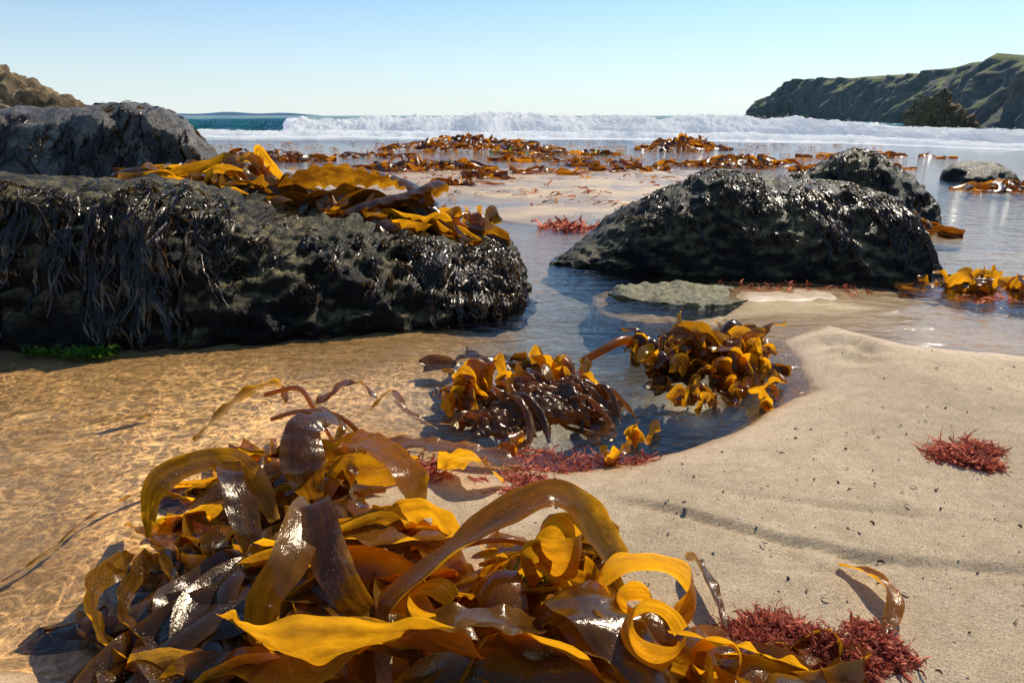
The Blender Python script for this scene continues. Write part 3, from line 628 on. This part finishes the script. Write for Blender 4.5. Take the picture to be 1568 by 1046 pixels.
heap(B,-.60,3.05,.42,.22,.06,40,(.3,.7),(.03,.050),.3,zl,.06,rot=-.25,tone=(-.2,.8))
fronds(B,-1.2,3.2,.5,.22,18,(.07,.11),(.025,.04),zl,tone=(0,.9))
R(B,[(-1.1,3.1,.38),(-.85,3.12,.46),(-.55,3.1,.44),(-.40,3.0,.40),(-.30,2.9,.30)],.07,twist=(.5,.8,.3,0),ruf=.010,tone=.15,n=60,cols=10,curl=-.4)
R(B,[(-.75,2.78,.30),(-.6,2.85,.35),(-.45,2.9,.38),(-.33,3.0,.42),(-.36,3.1,.36)],.05,twist=(.4,.6,.2),ruf=.006,tone=.1,n=60,cols=9,curl=-.9)
fronds(B,-.20,3.05,.12,.12,9,(.08,.14),(.03,.05),zl,tone=(.2,1))
B.obj('kelp_heap',KELP)
B=MB(); heap(B,2.15,2.88,.40,.16,.07,50,(.2,.5),(.018,.032),.4,arch=.05,tone=(-.1,.8)); fronds(B,2.1,2.88,.34,.14,22,(.07,.13),(.018,.03),tone=(0,1)); B.obj('kelp_heap',KELP)
zw=lambda x,y:max(Hs(x,y),-.005)
for cx,cy,rx,ry,hh,n in ((-1.2,9.6,.9,.35,.14,80),(-.9,15.2,1.9,.9,.28,150),(.9,13.5,1.2,.4,.05,34),(-4.1,11.6,1.1,.35,.14,75),(3.7,15.5,.9,.7,.26,75),(3.4,10.4,.9,.3,.12,60),
        (1.6,10.6,1.2,.25,.03,30),(2.5,4.35,.25,.2,.08,20),(5.2,6.9,.7,.45,.05,36),(1.6,9.2,.5,.15,.03,14),(4.6,9.6,.8,.25,.06,24),(-.3,8.2,.35,.12,.03,12),(-2.6,12.6,1.0,.2,.03,16),(6.5,12.5,1.4,.3,.05,22),(.4,8.9,.7,.12,.02,14),(-.6,7.3,.3,.08,.02,8),(.5,11.6,.8,.2,.04,18)):
    B=MB(); s=1+cy*.03
    heap(B,cx,cy,rx,ry,hh,n,(.3,.8),(.016*s,.030*s),.35,zw,.06*s,tone=(-.3,.9),sg=14,cl=4)
    B_n=max(2,n//5); fronds(B,cx,cy,rx*.8,ry*.8,B_n,(.05*s,.09*s),(.018*s,.03*s),zw,tone=(0,1),sg=10,cl=4)
    B.obj('kelp_heap',FARKELP)
B=MB()
for _ in range(1100):
    y=random.uniform(5.5,19); x=random.uniform(-.45,.5)*y+.3
    if noise.noise(Vector((x*.7,y*.9,0)))<(.08 if y<8.5 else -.1): continue
    z=max(Hs(x,y),0)+.004; a=random.gauss(0,.35); l=random.uniform(.04,.28)*(.5+y*.05)
    R(B,[(x,y,z),(x+l*.5*math.cos(a),y+l*.5*math.sin(a),z+random.uniform(.005,.03)),(x+l*math.cos(a),y+l*math.sin(a),z)],random.uniform(.006,.020),twist=(random.uniform(-.4,.6),.3),tone=random.uniform(-.4,.9),n=8,cols=3,ruf=.003)
B.obj('kelp_scraps',FARKELP)
B=MB()
for _ in range(110):
    y=random.uniform(.65,2.0); x=random.uniform(.15,.95)*y+.05; z=Hs(x,y)
    if z<.012: continue
    a=random.uniform(0,6.28); l=random.uniform(.003,.014)
    R(B,[(x,y,z+.001),(x+l*.5*math.cos(a),y+l*.5*math.sin(a),z+.004),(x+l*math.cos(a),y+l*math.sin(a),z+.001)],random.uniform(.0006,.0022),twist=(0,1),tone=random.uniform(0,.5),n=7,cols=3,ruf=.0005)
B.obj('seaweed_fragments',WRACK)

# ---------------------------------------------------------------- red / green algae tangles
def tangle(B,cx,cy,rx,ry,hh,n,ln=(.02,.05),r=.0012,zb=None):
    for _ in range(n):
        q=math.sqrt(random.random()); a=random.uniform(0,6.283); x=cx+q*rx*math.cos(a); y=cy+q*ry*math.sin(a)
        if noise.noise(Vector((x*16/(rx*10+.01),y*16/(rx*10+.01),1)))<-.22+.35*q*q: continue
        g=zb(x,y) if zb else max(Hs(x,y),-.01); z=g+random.random()*hh*(1-q*q*.8)*(.3+1.3*abs(noise.noise(Vector((x*26,y*26,5)))))
        d=random.uniform(0,6.283); e=random.uniform(-.3,.3); l=random.uniform(*ln); pts=[(x,y,z)]
        for i in range(4):
            x+=math.cos(d)*l/4; y+=math.sin(d)*l/4; z=max(g+.001,z+math.sin(e)*l/4); d+=random.gauss(0,1.0); e+=random.gauss(-.05,.5); pts.append((x,y,z))
        R(B,pts,r*random.uniform(.6,1.8),twist=(random.uniform(0,3),random.uniform(0,3)),ruf=r*.5,freq=60,curl=.3,tone=random.uniform(-.2,1.1),n=9,cols=3,t0=.8,t1=.4)
B=MB(); tangle(B,.40,.715,.12,.055,.024,4600,(.012,.030),.0010); tangle(B,.33,.74,.12,.06,.006,900,(.015,.04),.0009); B.obj('red_seaweed',REDW)
B=MB(); tangle(B,.96,1.235,.105,.04,.020,2600,(.015,.032),.0012); tangle(B,.93,1.28,.09,.04,.006,450,(.02,.05),.001); B.obj('red_seaweed',REDW)
B=MB(); tangle(B,.36,4.5,.2,.12,.03,600,(.05,.12),.005); B.obj('red_seaweed',REDW)
B=MB(); tangle(B,.0,1.17,.09,.05,.012,700,(.015,.04),.0013); tangle(B,.14,1.31,.16,.06,.004,900,(.02,.05),.0013); tangle(B,-.2,1.22,.08,.06,.01,300,(.02,.05),.0013); B.obj('red_seaweed',REDW)
B=MB(); tangle(B,2.15,2.7,.4,.07,.01,250,(.03,.07),.0025); B.obj('red_seaweed',REDW)
B=MB()
for _ in range(130):
    y=random.uniform(5.5,12); x=random.uniform(-.25,.35)*y+.3; tangle(B,x,y,.06,.03,.01,5,(.04,.10),.005)
for _ in range(40):
    x=random.uniform(.9,1.6); y=random.uniform(2.75,2.98); tangle(B,x,y,.03,.02,.006,4,(.02,.05),.002)
B.obj('red_seaweed_scraps',REDW)
B=MB(); tangle(B,-1.36,2.02,.20,.04,.03,700,(.015,.035),.0025); tangle(B,-1.7,2.0,.12,.03,.03,300,(.015,.035),.0025); B.obj('green_seaweed',GRNW)
B=MB(); tangle(B,.04,.80,.04,.03,.01,100,(.01,.03),.002,lambda x,y:.09); tangle(B,-.02,14.2,.4,.15,.05,90,(.1,.2),.015); tangle(B,1.7,13.5,.4,.15,.05,60,(.1,.2),.015); B.obj('green_seaweed',GRNW)

m,nt,out=new_mat('pebble_mat'); p=N(nt,'ShaderNodeBsdfPrincipled'); L(nt,ramp(nt,noi(nt,N(nt,'ShaderNodeNewGeometry').outputs['Position'],40,2),[(.35,(.05,.045,.04)),(.5,(.3,.22,.15)),(.65,(.6,.55,.48))]),p.inputs['Base Color']); L(nt,p.outputs[0],out.inputs[0])
V=[];F=[]
for _ in range(900):
    y=random.uniform(.6,2.1); x=random.uniform(-.1,1.0)*y*1.0
    r=random.uniform(.0008,.002) if random.random()<.98 else random.uniform(.003,.005)
    z=Hs(x,y); 
    if z<.01: continue
    b=len(V); s=[random.uniform(.7,1.4) for _ in range(3)]
    for p_ in ((1,0,0),(-1,0,0),(0,1,0),(0,-1,0),(0,0,1),(0,0,-1)): V.append((x+p_[0]*r*s[0],y+p_[1]*r*s[1],z+r*.3+p_[2]*r*s[2]*.7))
    for f in ((0,2,4),(2,1,4),(1,3,4),(3,0,4),(2,0,5),(1,2,5),(3,1,5),(0,3,5)): F.append(tuple(b+j for j in f))
me=bpy.data.meshes.new('pebbles'); me.from_pydata(V,[],F); me.materials.append(m); scene.collection.objects.link(bpy.data.objects.new('pebbles',me))

# ---------------------------------------------------------------- light, sky, camera
EL=math.radians(42); AZ=math.radians(36)
w=bpy.data.worlds.new('World'); scene.world=w; w.use_nodes=True; nt=w.node_tree; nt.nodes.clear()
sky=nt.nodes.new('ShaderNodeTexSky'); sky.sky_type='NISHITA'; sky.sun_disc=False; sky.sun_elevation=EL; sky.sun_rotation=AZ
sky.air_density=1.0; sky.dust_density=.2; sky.ozone_density=2.0
tc=nt.nodes.new('ShaderNodeTexCoord'); sx=nt.nodes.new('ShaderNodeSeparateXYZ'); nt.links.new(tc.outputs['Generated'],sx.inputs[0])
hz=mrange(nt,sx.outputs[2],0.0,.26,1,0); hz=val(nt,'POWER',hz,1.8)
col=mixc(nt,1.0,sky.outputs[0],(.68,.90,1.08),'MULTIPLY')
col=mixc(nt,val(nt,'MULTIPLY',hz,.8),col,(6.9,7.4,7.6))
bg=nt.nodes.new('ShaderNodeBackground'); bg.inputs[1].default_value=.125
wo=nt.nodes.new('ShaderNodeOutputWorld'); nt.links.new(col,bg.inputs[0]); nt.links.new(bg.outputs[0],wo.inputs[0])
ld=bpy.data.lights.new('sun','SUN'); ld.energy=5; ld.angle=math.radians(.5); ld.color=(1,.91,.77)
lo=bpy.data.objects.new('sun',ld); scene.collection.objects.link(lo)
dirv=Vector((math.sin(AZ)*math.cos(EL),math.cos(AZ)*math.cos(EL),math.sin(EL)))
lo.rotation_euler=dirv.to_track_quat('Z','Y').to_euler(); lo.location=(5,5,8)
cd=bpy.data.cameras.new('camera'); cd.lens=24; cd.sensor_width=36; cd.clip_start=.02; cd.clip_end=9000
co=bpy.data.objects.new('camera',cd); scene.collection.objects.link(co)
co.location=(0,0,.7); co.rotation_euler=(math.radians(90-18.3),0,0)
scene.camera=co
